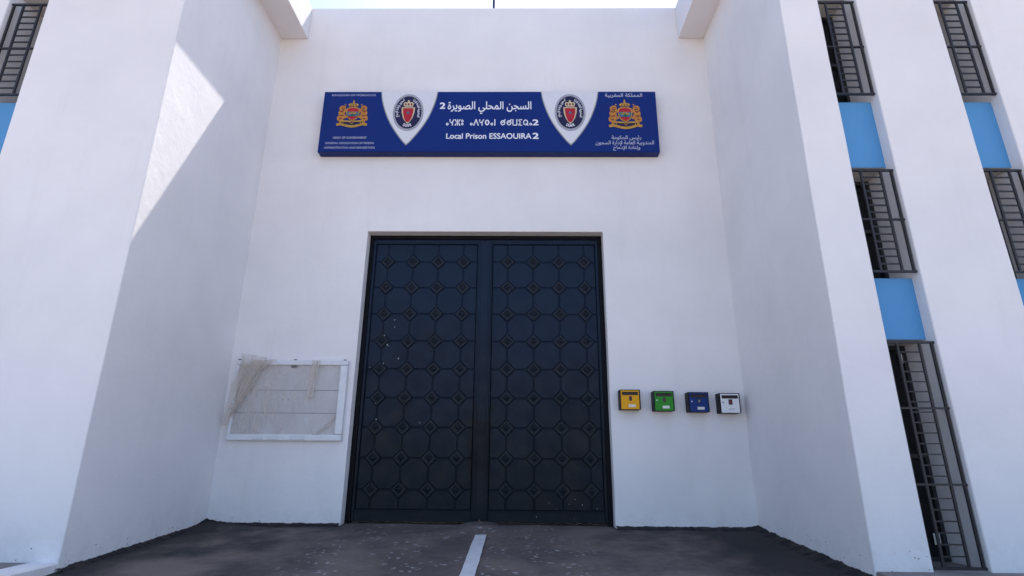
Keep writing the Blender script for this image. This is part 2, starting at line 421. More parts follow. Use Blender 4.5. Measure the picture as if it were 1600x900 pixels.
def tar_strip(pts, nrm, bm, seed, wid=0.14, hgt=0.030, mound=0.0):
    """irregular tar smeared along the foot of a wall; pts a->b, nrm points away from the wall"""
    a, b = Vector(pts[0]), Vector(pts[1]); n = max(6, int((b-a).length/0.02)); nr = Vector(nrm); prev = None
    for i in range(n+1):
        t = i/n; p = a.lerp(b, t)
        q = p*6+Vector((seed, 0, 0)); f = noise.noise(q)*0.55+noise.noise(q*3.1)*0.45+noise.noise(q*7.3)*0.3
        h = hgt*(1+f*1.1)+mound*max(0, 1-t*7)
        wd = wid*(1+0.7*f)+mound*1.5*max(0, 1-t*6)
        g = lambda v: gz(v.y)+0.012
        pp = [p+nr*wd, p+nr*wd*0.5, p+nr*0.03, p+nr*0.012, p-nr*0.01]
        zz = [g(pp[0])-0.014, g(pp[1])+0.006+0.3*h, g(pp[2])+0.8*h, g(pp[3])+h, g(pp[4])+h*0.9]
        row = [bm.verts.new((v.x, v.y, z)) for v, z in zip(pp, zz)]
        if prev:
            for k in range(4): bm.faces.new((prev[k], row[k], row[k+1], prev[k+1]))
        prev = row
bm = bmesh.new()
tar_strip([(XL, 0, 0), (XL, -D-0.02, 0)], (1, 0, 0), bm, 1, 0.11, 0.022, 0.05)
tar_strip([(XL, 0, 0), (-2.13, 0, 0)], (0, -1, 0), bm, 5, 0.12, 0.020, 0.05)
tar_strip([(XR, 0, 0), (2.11, 0, 0)], (0, -1, 0), bm, 9, 0.16, 0.018, 0.02)
tar_strip([(XR, 0, 0), (XR, -D-0.02, 0)], (-1, 0, 0), bm, 13, 0.18, 0.030, 0.02)
bmesh.ops.recalc_face_normals(bm, faces=bm.faces[:])
tag(link('asphalt_edge', bm, 'tar', smooth=True), kind='structure')

# ------------------------------------------------------------------ gate wall
gw = bmesh.new()
prism(gw, [(XL-0.1, -0.3), (-2.124, -0.3), (-2.100, 4.874), (2.104, 4.874), (2.106, -0.3), (XR+0.1, -0.3), (XR+0.1, ZT), (XL-0.1, ZT)], 0, 0.42)
handmade(gw, 0.012, 0.45, 0.005)
gate_wall = link('gate_wall', gw, 'white')
tag(gate_wall, 'tall white plastered wall round the dark double gate, under the long blue sign', 'wall')
bm = bmesh.new(); box(bm, XL-0.1, XR+0.1, 0.43, 5.0, 9.3, 9.6); link('light_block_roof', bm, 'reveal', gate_wall)  # unseen roof slab, added so sky light cannot leak round the gate
bm = bmesh.new(); box(bm, XL-0.1, XR+0.1, 4.9, 5.1, -0.3, 9.29); link('light_block_wall', bm, 'white', gate_wall)  # unseen closing wall behind, added to keep light from leaking past the leaves

# ------------------------------------------------------------------ wings
LV = [(-0.06, 2.39), (3.15, 4.67), (5.66, 7.44)]                       # window openings of the three storeys
def lx(pair, z): return pair[0]+(pair[1]-pair[0])*(z+0.06)/7.28        # an edge given at the foot and at z = 7.22
def wing(name, label, edges, x_end, side, slots):
    root = empty(name, (edges[0], -D, 0)); tag(root, label, 'building')
    bm = bmesh.new(); zt = ZT
    cuts = []; 
    prev = (edges[0], edges[0])
    for (a, b) in slots:
        cuts.append((prev, a)); prev = b
    cuts.append((prev, (x_end, x_end)))
    for (a, b) in cuts:
        poly = [(lx(a, -0.5), -0.5), (lx(b, -0.5), -0.5), (lx(b, zt), zt), (lx(a, zt), zt)]
        if side < 0: poly = poly[::-1]
        tb = bmesh.new(); prism(tb, poly, -D, 5.0); handmade(tb, 0.014, 0.45, 0.006)
        me = bpy.data.meshes.new('t'); tb.to_mesh(me); tb.free(); bm.from_mesh(me); bpy.data.meshes.remove(me)
    link('wall', bm, 'white', root)
    for (a, b) in slots:
        if side < 0: a, b = b, a                                       # a left edge, b right edge
        e = 0.004
        def quad(z0, z1, k=0.0): return [(lx(a, z0)+k, z0), (lx(b, z0)-k, z0), (lx(b, z1)-k, z1), (lx(a, z1)+k, z1)]
        for z0, z1 in ((2.39, 3.15), (4.67, 5.66), (7.44, 8.55)):
            pb = bmesh.new(); prism(pb, quad(z0, z1, -0.02), -D+0.165, -1.9)
            for f in pb.faces:
                f.material_index = 0 if f.normal.y < -0.9 else 1
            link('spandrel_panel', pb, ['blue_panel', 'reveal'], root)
        pb = bmesh.new(); prism(pb, quad(8.55, ZT-0.01, -0.02), -D+0.004, -1.9); link('lintel', pb, 'white', root)
        pb = bmesh.new(); prism(pb, quad(-0.5, -0.06, -0.02), -D+0.03, -1.9); link('threshold', pb, 'pave', root)
        for n, (z0, z1) in enumerate(LV):
            wb = bmesh.new(); sheet(wb, quad(z0-0.02, z1+0.02, -0.01), -2.235)
            win = link('window', wb, 'glass', root)
            fb = bmesh.new()
            L0, L1 = lx(a, z0), lx(b, z0); T0, T1 = lx(a, z1), lx(b, z1)
            prism(fb, [(L0+e, z0+e), (L0+.045, z0+e), (T0+.045, z1-e), (T0+e, z1-e)], -2.285, -2.237)
            prism(fb, [(L1-.045, z0+e), (L1-e, z0+e), (T1-e, z1-e), (T1-.045, z1-e)], -2.285, -2.237)
            zs_ = [z0+e, z1-.05] + ([z0+(z1-z0)*0.5] if n else [1.05])
            for z in zs_:
                prism(fb, [(lx(a, z)+.047, z), (lx(b, z)-.047, z), (lx(b, z)-.047, z+.045), (lx(a, z)+.047, z+.045)], -2.28, -2.24)
            link('window_frame', fb, 'frame_dark', win)
            if n == 0 and a[0] > 4.5 and a[0] < 5.5:
                for zc in (2.235, 0.17):
                    qb = bmesh.new(); box(qb, L1-.135, L1-.062, -2.262, -2.250, zc-.06, zc+.06, .003); link('white_plate', qb, 'paper', win)
            # iron grille of uprights and short rungs, close to the front
            gb = bmesh.new(); yb0, yb1 = -D+0.050, -D+0.072
            zb, zt_ = z0+0.055, z1-(0.10 if n == 1 else 0.20)
            if n == 0: zb, zt_ = -0.045, z1-0.055
            def gx(u, z): return lx(a, z)+u*(lx(b, z)-lx(a, z))
            def vbar(u, w_=0.013):
                prism(gb, [(gx(u, zb)-w_, zb), (gx(u, zb)+w_, zb), (gx(u, zt_)+w_, zt_), (gx(u, zt_)-w_, zt_)], yb0, yb1)
            us = (0.035, 0.25, 0.70, 0.945) if side > 0 else (0.055, 0.30, 0.75, 0.965)
            for u in us: vbar(u)
            def hbar(z, u0, u1, h=0.010, y0=yb0+.004, y1=yb1-.004):
                prism(gb, [(gx(u0, z), z-h), (gx(u1, z), z-h), (gx(u1, z), z+h), (gx(u0, z), z+h)], y0, y1)
            for z in (zb, zt_): hbar(z, 0.0, 1.0, 0.013, yb0-.003, yb1+.003)
            mids = [zb+(zt_-zb)*0.5] if n else [zb+(zt_-zb)*0.345, zb+(zt_-zb)*0.685]
            for z in mids: hbar(z, -0.01, 1.01, 0.011, yb0-.002, yb1+.002)
            nr = 14 if n else 21
            for k in range(1, nr):
                z = zb+(zt_-zb)*k/nr
                if min(abs(z-m_) for m_ in mids) < 0.03: continue
                hbar(z, us[1], us[2], 0.009 if n else 0.007)
            link('window_grille', gb, 'bars', root)
    bb = bmesh.new()                                                  # cornice beam along the side wall of the recess
    if side < 0: box(bb, edges[0]-0.02, -3.666, -D+0.004, -0.004, ZS, ZT+0.004)
    else: box(bb, 3.776, edges[0]+0.02, -D+0.004, -0.004, ZS, ZT+0.004)
    handmade(bb, 0.01, 0.5, 0.004)
    link('cornice_beam', bb, 'white', root)
    return root
wing('building_wing', 'white building wing on the left, its recess side wall crossed by a bright sunlit patch', [XL], -16, -1,
     [((-6.19, -6.175), (-6.76, -6.745))])
wing('building_wing', 'white building wing on the right with two window slots of blue panels and iron grilles', [XR], 16, 1,
     [((4.885, 4.815), (5.475, 5.350)), ((6.60, 6.43), (7.14, 6.945))])

# ------------------------------------------------------------------ the gate
gate = empty('double_gate', (0, 0.2, 0)); tag(gate, 'tall dark navy metal double gate with octagon panels and diamond studs', 'gate')
bm = bmesh.new()
prism(bm, [(-2.118, -0.02), (-2.035, -0.02), (-2.030, 4.80), (2.030, 4.80), (2.030, -0.02), (2.104, -0.02), (2.102, 4.87), (-2.098, 4.87)], 0.19, 0.34)
link('gate_frame', bm, 'gate_frame', gate)
def clip(poly, x0, x1, z0, z1):
    for ax, lim, sgn in ((0, x0, 1), (0, x1, -1), (1, z0, 1), (1, z1, -1)):
        out = []
        for i in range(len(poly)):
            p, q = poly[i-1], poly[i]; dp, dq = sgn*(p[ax]-lim), sgn*(q[ax]-lim)
            if (dp < 0) != (dq < 0):
                t = dp/(dp-dq); out.append((p[0]+t*(q[0]-p[0]), p[1]+t*(q[1]-p[1])))
            if dq >= 0: out.append(q)
        poly = out
        if not poly: return []
    return poly
def area(p): return abs(sum(p[i-1][0]*p[i][1]-p[i][0]*p[i-1][1] for i in range(len(p))))/2
def inset_poly(p, d):
    n = len(p); out = []
    s = 1 if sum(p[i-1][0]*p[i][1]-p[i][0]*p[i-1][1] for i in range(n)) > 0 else -1
    for i in range(n):
        a, b, c = Vector(p[i-1]), Vector(p[i]), Vector(p[(i+1) % n])
        e1, e2 = (b-a).normalized(), (c-b).normalized()
        n1, n2 = Vector((-e1.y, e1.x))*s, Vector((-e2.y, e2.x))*s
        m_ = n1+n2; m_ = m_/max(0.35, m_.length_squared)*2
        out.append(tuple(b+m_*d))
    return out
def raised(bm, poly, y0, y1, d, top=True):
    """plate with sloping flanks: from poly at y0 to the inset poly at y1"""
    q = inset_poly(poly, d); n = len(poly)
    A = [bm.verts.new((x, y0, z)) for x, z in poly]; B = [bm.verts.new((x, y1, z)) for x, z in q]
    fs = [bm.faces.new((A[i], A[(i+1) % n], B[(i+1) % n], B[i])) for i in range(n)]
    if top: fs.append(bm.faces.new(B))
    for f in fs:
        f.normal_update()
    if fs and top and fs[-1].normal.y > 0:
        for f in fs: f.normal_flip()
    return q
def leaf(x0, x1, cols, inner, seed):
    """x0,x1 outer limits of the leaf; inner = -1 when the meeting stile is on the left"""
    rnd = random.Random(seed)
    bm = bmesh.new(); z0, z1 = (0.035, 4.795)
    so, si = 0.045, 0.125
    px0, px1 = (x0+so, x1-si) if inner > 0 else (x0+si, x1-so)
    pz0, pz1 = 0.205, 4.715
    box(bm, x0, px0, 0.205, 0.27, z0, z1, 0.004); box(bm, px1, x1, 0.205, 0.27, z0, z1, 0.004)
    box(bm, px0+.001, px1-.001, 0.207, 0.268, z0, pz0, 0.004); box(bm, px0+.001, px1-.001, 0.207, 0.268, pz1, z1, 0.004)
    box(bm, px0+.002, px1-.002, 0.196, 0.21, pz0-.022, pz0-.006, 0.003)          # small drip bead over the bottom rail
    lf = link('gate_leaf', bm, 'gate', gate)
    bm = bmesh.new(); sheet(bm, [(px0, pz0), (px1, pz0), (px1, pz1), (px0, pz1)], 0.246)
    pit_x = (cols[3]-cols[0])/3; rows = [4.372-(4.372-0.508)*i/8 for i in range(9)]; pit_z = rows[0]-rows[1]
    g, h = 0.005, 0.132
    a, b = pit_x/2, pit_z/2
    cx = [cols[0]+(i-0.5)*pit_x for i in range(5)]; cz = [rows[0]+pit_z/2-j*pit_z for j in range(10)]
    for X in cx:
        for Z in cz:
            top = Z+b if Z < rows[0] else pz1+0.1
            o = [(X-a+g, Z-b+h), (X-a+h, Z-b+g), (X+a-h, Z-b+g), (X+a-g, Z-b+h), (X+a-g, Z+b-h), (X+a-h, Z+b-g), (X-a+h, Z+b-g), (X-a+g, Z+b-h)]
            o = clip(o, px0+.004, px1-.004, pz0+.004, pz1-.004)
            if len(o) < 3 or area(o) < 0.004: continue
            q = raised(bm, o, 0.2459, 0.233, 0.012)
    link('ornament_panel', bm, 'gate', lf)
    bm = bmesh.new()
    for X in cols:
        for Z in rows:
            j = rnd.uniform(-.004, .004); X2, Z2 = X+j, Z+rnd.uniform(-.004, .004)
            d = lambda r: [(X2, Z2-r), (X2+r, Z2), (X2, Z2+r), (X2-r, Z2)]
            raised(bm, d(0.124), 0.2458, 0.212, 0.007, top=False)
            r1 = 0.124-0.007*1.414
            def ring(ra, ya, rb, yb):
                A = [bm.verts.new((x, ya, z)) for x, z in d(ra)]; B = [bm.verts.new((x, yb, z)) for x, z in d(rb)]
                for i in range(4):
                    f = bm.faces.new((A[i], A[(i+1) % 4], B[(i+1) % 4], B[i])); f.normal_update()
            ring(r1, 0.212, 0.084, 0.212); ring(0.084, 0.212, 0.074, 0.236); ring(0.074, 0.236, 0.058, 0.236)
            ring(0.058, 0.236, 0.004, 0.198)
            sheet(bm, d(0.004), 0.198)
    bmesh.ops.remove_doubles(bm, verts=bm.verts[:], dist=0.0002)
    bmesh.ops.recalc_face_normals(bm, faces=bm.faces[:])
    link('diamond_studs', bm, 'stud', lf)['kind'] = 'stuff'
    # flecks of white paint
    bm = bmesh.new()
    spots = [(-1.80, 3.36), (-1.72, 3.02), (-1.56, 3.30), (-1.55, 3.17), (-1.66, 2.86), (-1.64, 2.84), (-1.93, 2.46), (-1.70, 2.54), (-1.45, 2.62), (-1.78, 1.86), (-1.75, 1.6), (-1.02, 1.55)] if inner > 0 else \
            [(1.72, 1.90), (1.70, 1.86), (1.30, 0.42), (1.42, 0.31), (1.52, 0.38), (1.63, 0.30), (1.82, 0.52), (1.22, 0.24), (0.9, 0.12), (1.5, 0.10), (1.86, 0.25), (1.1, 0.33)]
    for (X, Z) in spots:
        r = rnd.uniform(.004, .009) if inner > 0 else rnd.uniform(.002, .0055)
        sheet(bm, [(X+r*rnd.uniform(.6, 1.1)*math.cos(t*math.pi/4), Z+r*rnd.uniform(.8, 1.9)*math.sin(t*math.pi/4)) for t in range(8)], 0.2315 if 0.2 < Z else 0.2045)
    link('paint_specks', bm, 'speck', lf)['kind'] = 'stuff'
    return lf
leaf(-2.028, -0.008, [-1.752, -1.297, -0.842, -0.387], 1, 3)
rl = leaf(0.008, 2.028, [0.412, 0.868, 1.324, 1.780], -1, 8)
bm = bmesh.new(); box(bm, -0.112, 0.115, 0.186, 0.2045, 0.075, 4.77, 0.004)
box(bm, -0.085, -0.060, 0.178, 0.185, 0.09, 4.75, 0.003); box(bm, 0.062, 0.088, 0.178, 0.185, 0.09, 4.75, 0.003)
link('cover_strip', bm, 'gate', rl)
# heap of grit against the middle of the gate
bm = bmesh.new(); g = {}
for i in range(25):
    for j in range(9):
        x = -0.30+0.64*i/24; y = 0.19-0.30*j/8
        f = max(0, 1-((x-0.02)/0.30)**2)*max(0, 1-j/8.0)
        g[i, j] = bm.verts.new((x, y, gz(y)+0.008-0.012*(1 if f == 0 else 0)+0.045*f**0.8+0.01*f*noise.noise(Vector((x*20, y*20, 0)))))
for i in range(24):
    for j in range(8): bm.faces.new((g[i, j+1], g[i+1, j+1], g[i+1, j], g[i, j]))
tag(link('grit_heap', bm, 'asphalt', smooth=True), 'small heap of grit on the asphalt under the middle of the gate', 'grit heap', kind='stuff')

# ------------------------------------------------------------------ the sign
SX0, SX1, SZ0, SZ1, SY = -3.115, 3.185, 6.387, 7.673, -0.18
sign = empty('sign_board', (0.035, 0, 7.0)); tag(sign, 'long blue lightbox sign with white shields and lettering above the gate', 'sign')
bm = bmesh.new()
prism(bm, [(SX0, SZ0-0.012), (SX1, SZ0-0.012), (SX1, SZ1+0.004), (SX0, SZ1+0.004)], SY+0.004, -0.004)
link('cabinet', bm, 'sign_edge', sign)
bm = bmesh.new(); sheet(bm, [(SX0, SZ0), (SX1, SZ0), (SX1, SZ1), (SX0, SZ1)], SY)
face = link('sign_face', bm, 'sign_blue', sign)
Y1, Y2, Y3, Y4, Y5, Y6 = [SY-0.003*i for i in range(1, 7)]
def lettering(body, x0, x1, z0, z1, mat='sign_text', bold=0.0, shear=0.0, ar=False):
    bm = fit_text(text_mesh(arabic(body) if ar else body, bold, shear), x0, x1, z0, z1, Y1)
    return words(bm, (z1-z0)*(0.105 if ar else 0.24), 'lettering', mat, sign)
lettering('KINGDOM OF MOROCCO', -2.967, -2.132, 7.578, 7.620, 'sign_small', 0.008)
lettering('HEAD OF GOVERNMENT', -2.857, -2.229, 6.652, 6.698, 'sign_small', 0.012)
lettering('GENERAL DELEGATION OF PRISON', -2.989, -2.088, 6.540, 6.582, 'sign_small', 0.008)
lettering('ADMINISTRATION AND REINSERTION', -3.006, -2.066, 6.444, 6.486, 'sign_small', 0.008)
lettering('السجن المحلي الصويرة', -0.748, 0.835, 7.185, 7.458, 'sign_text', 0.016, ar=True)
lettering('2', -0.899, -0.795, 7.295, 7.436, 'sign_text', 0.035)
lettering('Local Prison ESSAOUIRA', -0.751, 0.833, 6.650, 6.772, 'sign_text', 0.022)
lettering('2', 0.852, 0.966, 6.650, 6.780, 'sign_text', 0.035)
lettering('2', 0.852, 0.966, 6.938, 7.066, 'sign_text', 0.035)
lettering('المملكة المغربية', 2.227, 2.934, 7.535, 7.640, 'sign_small', 0.012, ar=True)
lettering('رئيس الحكومة', 2.313, 2.858, 6.622, 6.728, 'sign_small', 0.012, ar=True)
lettering('المندوبية العامة لإدارة السجون', 2.013, 3.088, 6.505, 6.620, 'sign_small', 0.010, ar=True)
lettering('وإعادة الإدماج', 2.332, 2.828, 6.405, 6.510, 'sign_small', 0.010, ar=True)
# Tifinagh line, drawn stroke by stroke
def stroke(bm, pts, w_, y):
    for (a, b) in zip(pts, pts[1:]):
        a, b = Vector(a), Vector(b); d = (b-a).normalized(); n = Vector((-d.y, d.x))*w_/2; e = d*w_*0.3
        sheet(bm, [tuple(a-e-n), tuple(b+e-n), tuple(b+e+n), tuple(a-e+n)], y)
def ringo(bm, cx, cz, rx, rz, w_, y, n=20):
    for i in range(n):
        a, b = 2*math.pi*i/n, 2*math.pi*(i+1)/n
        sheet(bm, [(cx+rx*math.cos(a), cz+rz*math.sin(a)), (cx+rx*math.cos(b), cz+rz*math.sin(b)),
                   (cx+(rx-w_)*math.cos(b), cz+(rz-w_)*math.sin(b)), (cx+(rx-w_)*math.cos(a), cz+(rz-w_)*math.sin(a))], y)
def tifinagh(word, x0, x1):
    bm = bmesh.new(); wd = {'a': .55, 'gh': .9, 'zz': 1.0, 'u': .5, 'd': .95, 'r': .95, 'n': .25, 's': 1.0, 'w': .85, 'i': .75, 'rr': 1.0}
    gap = 0.22; tot = sum(wd[c] for c in word)+gap*(len(word)-1); k = (x1-x0)/tot; x = x0
    zb, zt_ = 6.938, 7.062; H = zt_-zb; s = 0.020
    for c in word:
        w_ = wd[c]*k; P = lambda u, v: (x+u*w_, zb+v*H)
        yy = Y1
        if c == 'a': ringo(bm, x+w_/2, zb+0.22*H, w_*.5, H*.24, s*.9, yy)
        elif c == 'gh': stroke(bm, [P(.05, 1), P(.05, .62), P(.5, .42)], s, yy); stroke(bm, [P(.95, 1), P(.5, .42)], s, yy-.0004); stroke(bm, [P(.62, .5), P(.62, 0)], s, yy-.0008)
        elif c == 'zz':
            stroke(bm, [P(.5, 0), P(.5, 1)], s, yy); stroke(bm, [P(0, 1), P(.28, .6), P(.72, .6), P(1, 1)], s, yy-.0004)
            stroke(bm, [P(0, 0), P(.28, .4), P(.72, .4), P(1, 0)], s, yy-.0008)
        elif c == 'u': ringo(bm, x+w_/2, zb+.76*H, w_*.5, H*.23, s*.8, yy); ringo(bm, x+w_/2, zb+.24*H, w_*.5, H*.23, s*.8, yy)
        elif c == 'd': stroke(bm, [P(0, 0), P(.5, 1)], s, yy); stroke(bm, [P(.5, 1), P(1, 0)], s, yy-.0004)
        elif c == 'r': ringo(bm, x+w_/2, zb+.5*H, w_*.5, H*.5, s*1.3, yy)
        elif c == 'n': stroke(bm, [P(.5, 0), P(.5, 1)], s, yy)
        elif c == 's': ringo(bm, x+w_/2, zb+.45*H, w_*.48, H*.45, s, yy); stroke(bm, [P(.4, .45), P(.95, 1.0)], s, yy-.0004)
        elif c == 'w': stroke(bm, [P(.05, 1), P(.05, 0.04), P(.95, 0.04)], s, yy); stroke(bm, [P(.95, .12), P(.95, 1)], s, yy-.0004)
        elif c == 'i': stroke(bm, [P(.95, .97), P(.1, .97), P(.6, .5), P(.1, .03), P(.95, .03)], s, yy)
        elif c == 'rr': ringo(bm, x+w_/2, zb+.5*H, w_*.5, H*.5, s, yy); stroke(bm, [P(.6, .3), P(1, 0)], s, yy-.0004)
        x += w_+gap*k
    return link('lettering', bm, 'sign_text', sign)
tifinagh(['a', 'gh', 'zz', 'u'], -0.765, -0.437)
tifinagh(['a', 'd', 'gh', 'r', 'a', 'n'], -0.315, 0.160)
tifinagh(['s', 's', 'w', 'i', 'rr', 'a'], 0.252, 0.846)
HP = [(7.672, .528), (7.53, .508), (7.37, .468), (7.25, .428), (7.13, .383), (7.0, .322), (6.89, .260), (6.78, .188), (6.68, .118), (6.60, .058), (6.54, 0)]
def shield_poly(cx, grow): 
    p = [(cx-h_+(-grow if h_ else 0), z-(grow*1.6 if h_ == 0 else grow*.5 if z < 7.6 else 0)) for z, h_ in HP]
    return p+[(2*cx-x, z) for x, z in p[-2::-1]]
def badge(cx):
    bm = bmesh.new(); sheet(bm, shield_poly(cx, 0.018), Y1); ed = bm
    b = link('shield_badge', ed, 'silver', sign)
    bm = bmesh.new(); sheet(bm, shield_poly(cx, 0.0), Y2); link('white_field', bm, 'sign_white', b)
    cz = 7.216
    bm = bmesh.new(); sheet(bm, ellipse(cx, cz, .292, .402), Y3, 0); sheet(bm, ellipse(cx, cz, .254, .352), Y4, 1)
    link('oval_emblem', bm, ['oval_grey', 'oval_dark'], b)
    def sh(k, dz): return [(cx-.128*k, 7.322-dz), (cx+.128*k, 7.322-dz), (cx+.120*k, 7.20), (cx+.090*k, 7.09), (cx+.045*k, 7.01), (cx, 6.962+dz*1.6), (cx-.045*k, 7.01), (cx-.090*k, 7.09), (cx-.120*k, 7.20)]
    bm = bmesh.new(); sheet(bm, sh(1, 0), Y5, 0); sheet(bm, sh(.78, .022), Y6, 1)
    star = [(cx+(.042 if i % 2 == 0 else .018)*math.sin(i*math.pi/5), 7.20+(.048 if i % 2 == 0 else .020)*math.cos(i*math.pi/5)) for i in range(10)]
    sheet(bm, star, Y6-.002, 2)
    link('red_shield', bm, ['cream', 'red', 'teal'], b)
    bm = bmesh.new()
    crown = [(cx-.080, 7.335), (cx+.080, 7.335), (cx+.098, 7.395), (cx+.075, 7.440), (cx+.03, 7.425), (cx+.018, 7.452), (cx+.012, 7.478), (cx-.012, 7.478), (cx-.018, 7.452), (cx-.03, 7.425), (cx-.075, 7.440), (cx-.098, 7.395)]
    sheet(bm, crown, Y5, 0)
    for k in (-.055, 0, .055): sheet(bm, ellipse(cx+k, 7.385, .017, .028, 10), Y6, 1)
    link('crown', bm, ['cream', 'emr'], b)
    bm = arc_text(text_mesh('DGAPR', 0.03), cx, cz, .196, .287, .066, -90, 22, Y5, outward=False); link('ring_lettering', bm, 'sign_text', b)
    bm = arc_text(text_mesh(arabic('المندوبية العامة لإدارة'), 0.02), cx, cz, .205, .290, .080, 22, 44, Y5); link('ring_lettering', bm, 'sign_text', b)
    bm = arc_text(text_mesh(arabic('السجون وإعادة الإدماج'), 0.02), cx, cz, .205, .290, .080, 158, 44, Y5); link('ring_lettering', bm, 'sign_text', b)
M['emr'] = M['emblem_red']
badge(-1.488); badge(1.560)
def coat(cx, cz, s):
    """state arms: crown over a red shield held by two lions on a scroll; s = half width"""
    P = lambda pts: [(cx+x*s, cz+z*s) for x, z in pts]
    mir = lambda pts: [(-x, z) for x, z in pts]
    bm = bmesh.new()
    lion = [(-.52, -.62), (-.66, -.70), (-.86, -.62), (-.80, -.46), (-.96, -.40), (-1.0, -.20), (-.90, -.05), (-.93, .18), (-.86, .34), (-.90, .52), (-.80, .66), (-.62, .70),
            (-.48, .60), (-.50, .48), (-.40, .40), (-.30, .46), (-.24, .38), (-.38, .24), (-.52, .18), (-.50, .0), (-.40, -.10), (-.36, -.22), (-.52, -.26), (-.60, -.40), (-.48, -.50)]
    for lp in (lion, mir(lion)): sheet(bm, P(lp), Y1)
    root = link('coat_of_arms', bm, 'orange', sign)
    for sgn in (1, -1):                                              # dark modelling lines of the lions
        bm = bmesh.new()
        for st in ([(-.84, .30), (-.70, .22), (-.60, .32)], [(-.86, -.02), (-.72, -.06), (-.62, -.02)], [(-.84, -.30), (-.70, -.26)], [(-.70, .52), (-.62, .55)], [(-.74, .42), (-.58, .42)]):
            stroke(bm, P([(x*sgn, z) for x, z in st]), 0.035*s*1.6, Y2)
        link('lion_detail', bm, 'emr', root)['kind'] = 'stuff'
    bm = bmesh.new()
    out = [(-.40, .48), (-.22, .56), (0, .58), (.22, .56), (.40, .48), (.44, .20), (.40, -.08), (.26, -.30), (0, -.46), (-.26, -.30), (-.40, -.08), (-.44, .20)]
    sheet(bm, P(out), Y2, 0); sheet(bm, P([(x*.86, .06+(z-.06)*.86) for x, z in out]), Y3, 1)
    sheet(bm, P([(-.37, .22), (.37, .22), (.36, .0), (.28, -.12), (-.28, -.12), (-.36, .0)]), Y4, 2)
    for k in range(7):
        a = math.radians(20+140*k/6); stroke(bm, P([(.10*math.cos(a), .0+.10*math.sin(a)), (.28*math.cos(a), .0+.22*math.sin(a))]), 0.05*s, Y5)
    for f in bm.faces:
        if abs(f.calc_center_median().y-Y5) < 1e-5: f.material_index = 0
    sheet(bm, P([(.13*(1 if i % 2 == 0 else .45)*math.sin(i*math.pi/5), -.02+.14*(1 if i % 2 == 0 else .45)*math.cos(i*math.pi/5)) for i in range(10)]), Y6, 3)
    link('arms_shield', bm, ['gold', 'red', 'teal', 'green_s'], root)
    bm = bmesh.new()
    sheet(bm, P([(-.26, .62), (.26, .62), (.34, .76), (.20, .86), (.08, .82), (.05, .96), (.03, 1.10), (-.03, 1.10), (-.05, .96), (-.08, .82), (-.20, .86), (-.34, .76)]), Y2, 0)
    for x in (-.16, 0, .16): sheet(bm, ellipse(cx+x*s, cz+.70*s, .045*s, .05*s, 8), Y3, 1)
    for sgn in (1, -1): sheet(bm, P([(sgn*(.52+.05*math.cos(t)), .74+.05*math.sin(t)) for t in [i*math.pi/4 for i in range(8)]]), Y2, 0)
    link('crown', bm, ['gold', 'emr'], root)
    bm = bmesh.new()
    top = []
    n = 24
    for i in range(n):
        t0, t1 = -1+2*i/n, -1+2*(i+1)/n
        zc = lambda t: -.74-.10*math.cos(t*math.pi*1.0)+(-.06 if abs(t) > .82 else 0)
        sheet(bm, P([(t0*.98, zc(t0)-.10), (t1*.98, zc(t1)-.10), (t1*.98, zc(t1)+.07), (t0*.98, zc(t0)+.07)]), Y3)
        z2 = lambda t: -.50+.10*t*t
        if .10 < abs((t0+t1)/2) < .72:
            sheet(bm, P([(t0, z2(t0)-.05), (t1, z2(t1)-.05), (t1, z2(t1)+.06), (t0, z2(t0)+.06)]), Y4)
    for sgn in (-1, 0, 1): ringo(bm, cx+sgn*.62*s, cz-.58*s, .09*s, .12*s, .04*s, Y5, 12)
    link('scroll', bm, 'gold', root)
    bm = bmesh.new(); sheet(bm, P([(-.62, -.46), (.62, -.46), (.72, -.60), (.60, -.76), (0, -.80), (-.60, -.76), (-.72, -.60)]), Y2-.001); link('scroll_ground', bm, 'oval_dark', root)
coat(-2.535, 7.165, .295); coat(2.588, 7.150, .315)

# ------------------------------------------------------------------ noticeboard and torn film
nb = empty('notice_board', (-3.13, 0, 1.24)); tag(nb, 'empty white framed notice board on the wall left of the gate', 'notice board')
bx0, bx1, bz0, bz1 = -4.062, -2.207, 1.240, 2.533
bm = bmesh.new(); box(bm, bx0+.01, bx1-.01, -.030, -.003, bz0+.01, bz1-.01); link('back_panel', bm, 'board', nb)
bm = bmesh.new()
for z in (2.041, 1.676): box(bm, bx0+.05, bx1-.10, -.0325, -.0305, z-.005, z+.005)
for x in (-3.238, -3.148): box(bm, x-.012, x+.012, -.0325, -.0305, 1.880, 1.898)
link('panel_seams', bm, 'seam', nb)
def bar(x0, x1, z0, z1):
    bm = bmesh.new(); box(bm, x0, x1, -.078, -.002, z0, z1, .018, 3); return link('frame_bar', bm, 'frame_white', nb)
bar(bx0, bx1, bz1-.085, bz1); bar(bx0, bx0+.055, bz0+.101, bz1-.087); bar(bx1-.125, bx1, bz0+.101, bz1-.087)
bm = bmesh.new(); box(bm, bx0, bx1, -.076, -.002, bz0, bz0+.099, .018, 3); link('frame_bar', bm, 'frame_white', nb)
for x0, x1 in ((-3.62, -3.46), (-3.40, -3.20), (-3.03, -2.78)):
    bm = bmesh.new(); box(bm, x0, x1, -.085, -.0765, bz0+.020, bz0+.085, .004); link('cracked_trim', bm, 'sign_white', nb)
for x in (bx0+.03, -3.10, bx1-.06):
    bm = bmesh.new(); box(bm, x-.020, x+.020, -.070, -.03, bz1+.001, bz1+.014, .003); link('hinge', bm, 'frame_dark', nb)
bm = bmesh.new(); box(bm, -3.16, -3.06, -.052, -.031, bz1-.12, bz1-.09, .003); link('latch', bm, 'frame_dark', nb)
bm = bmesh.new()
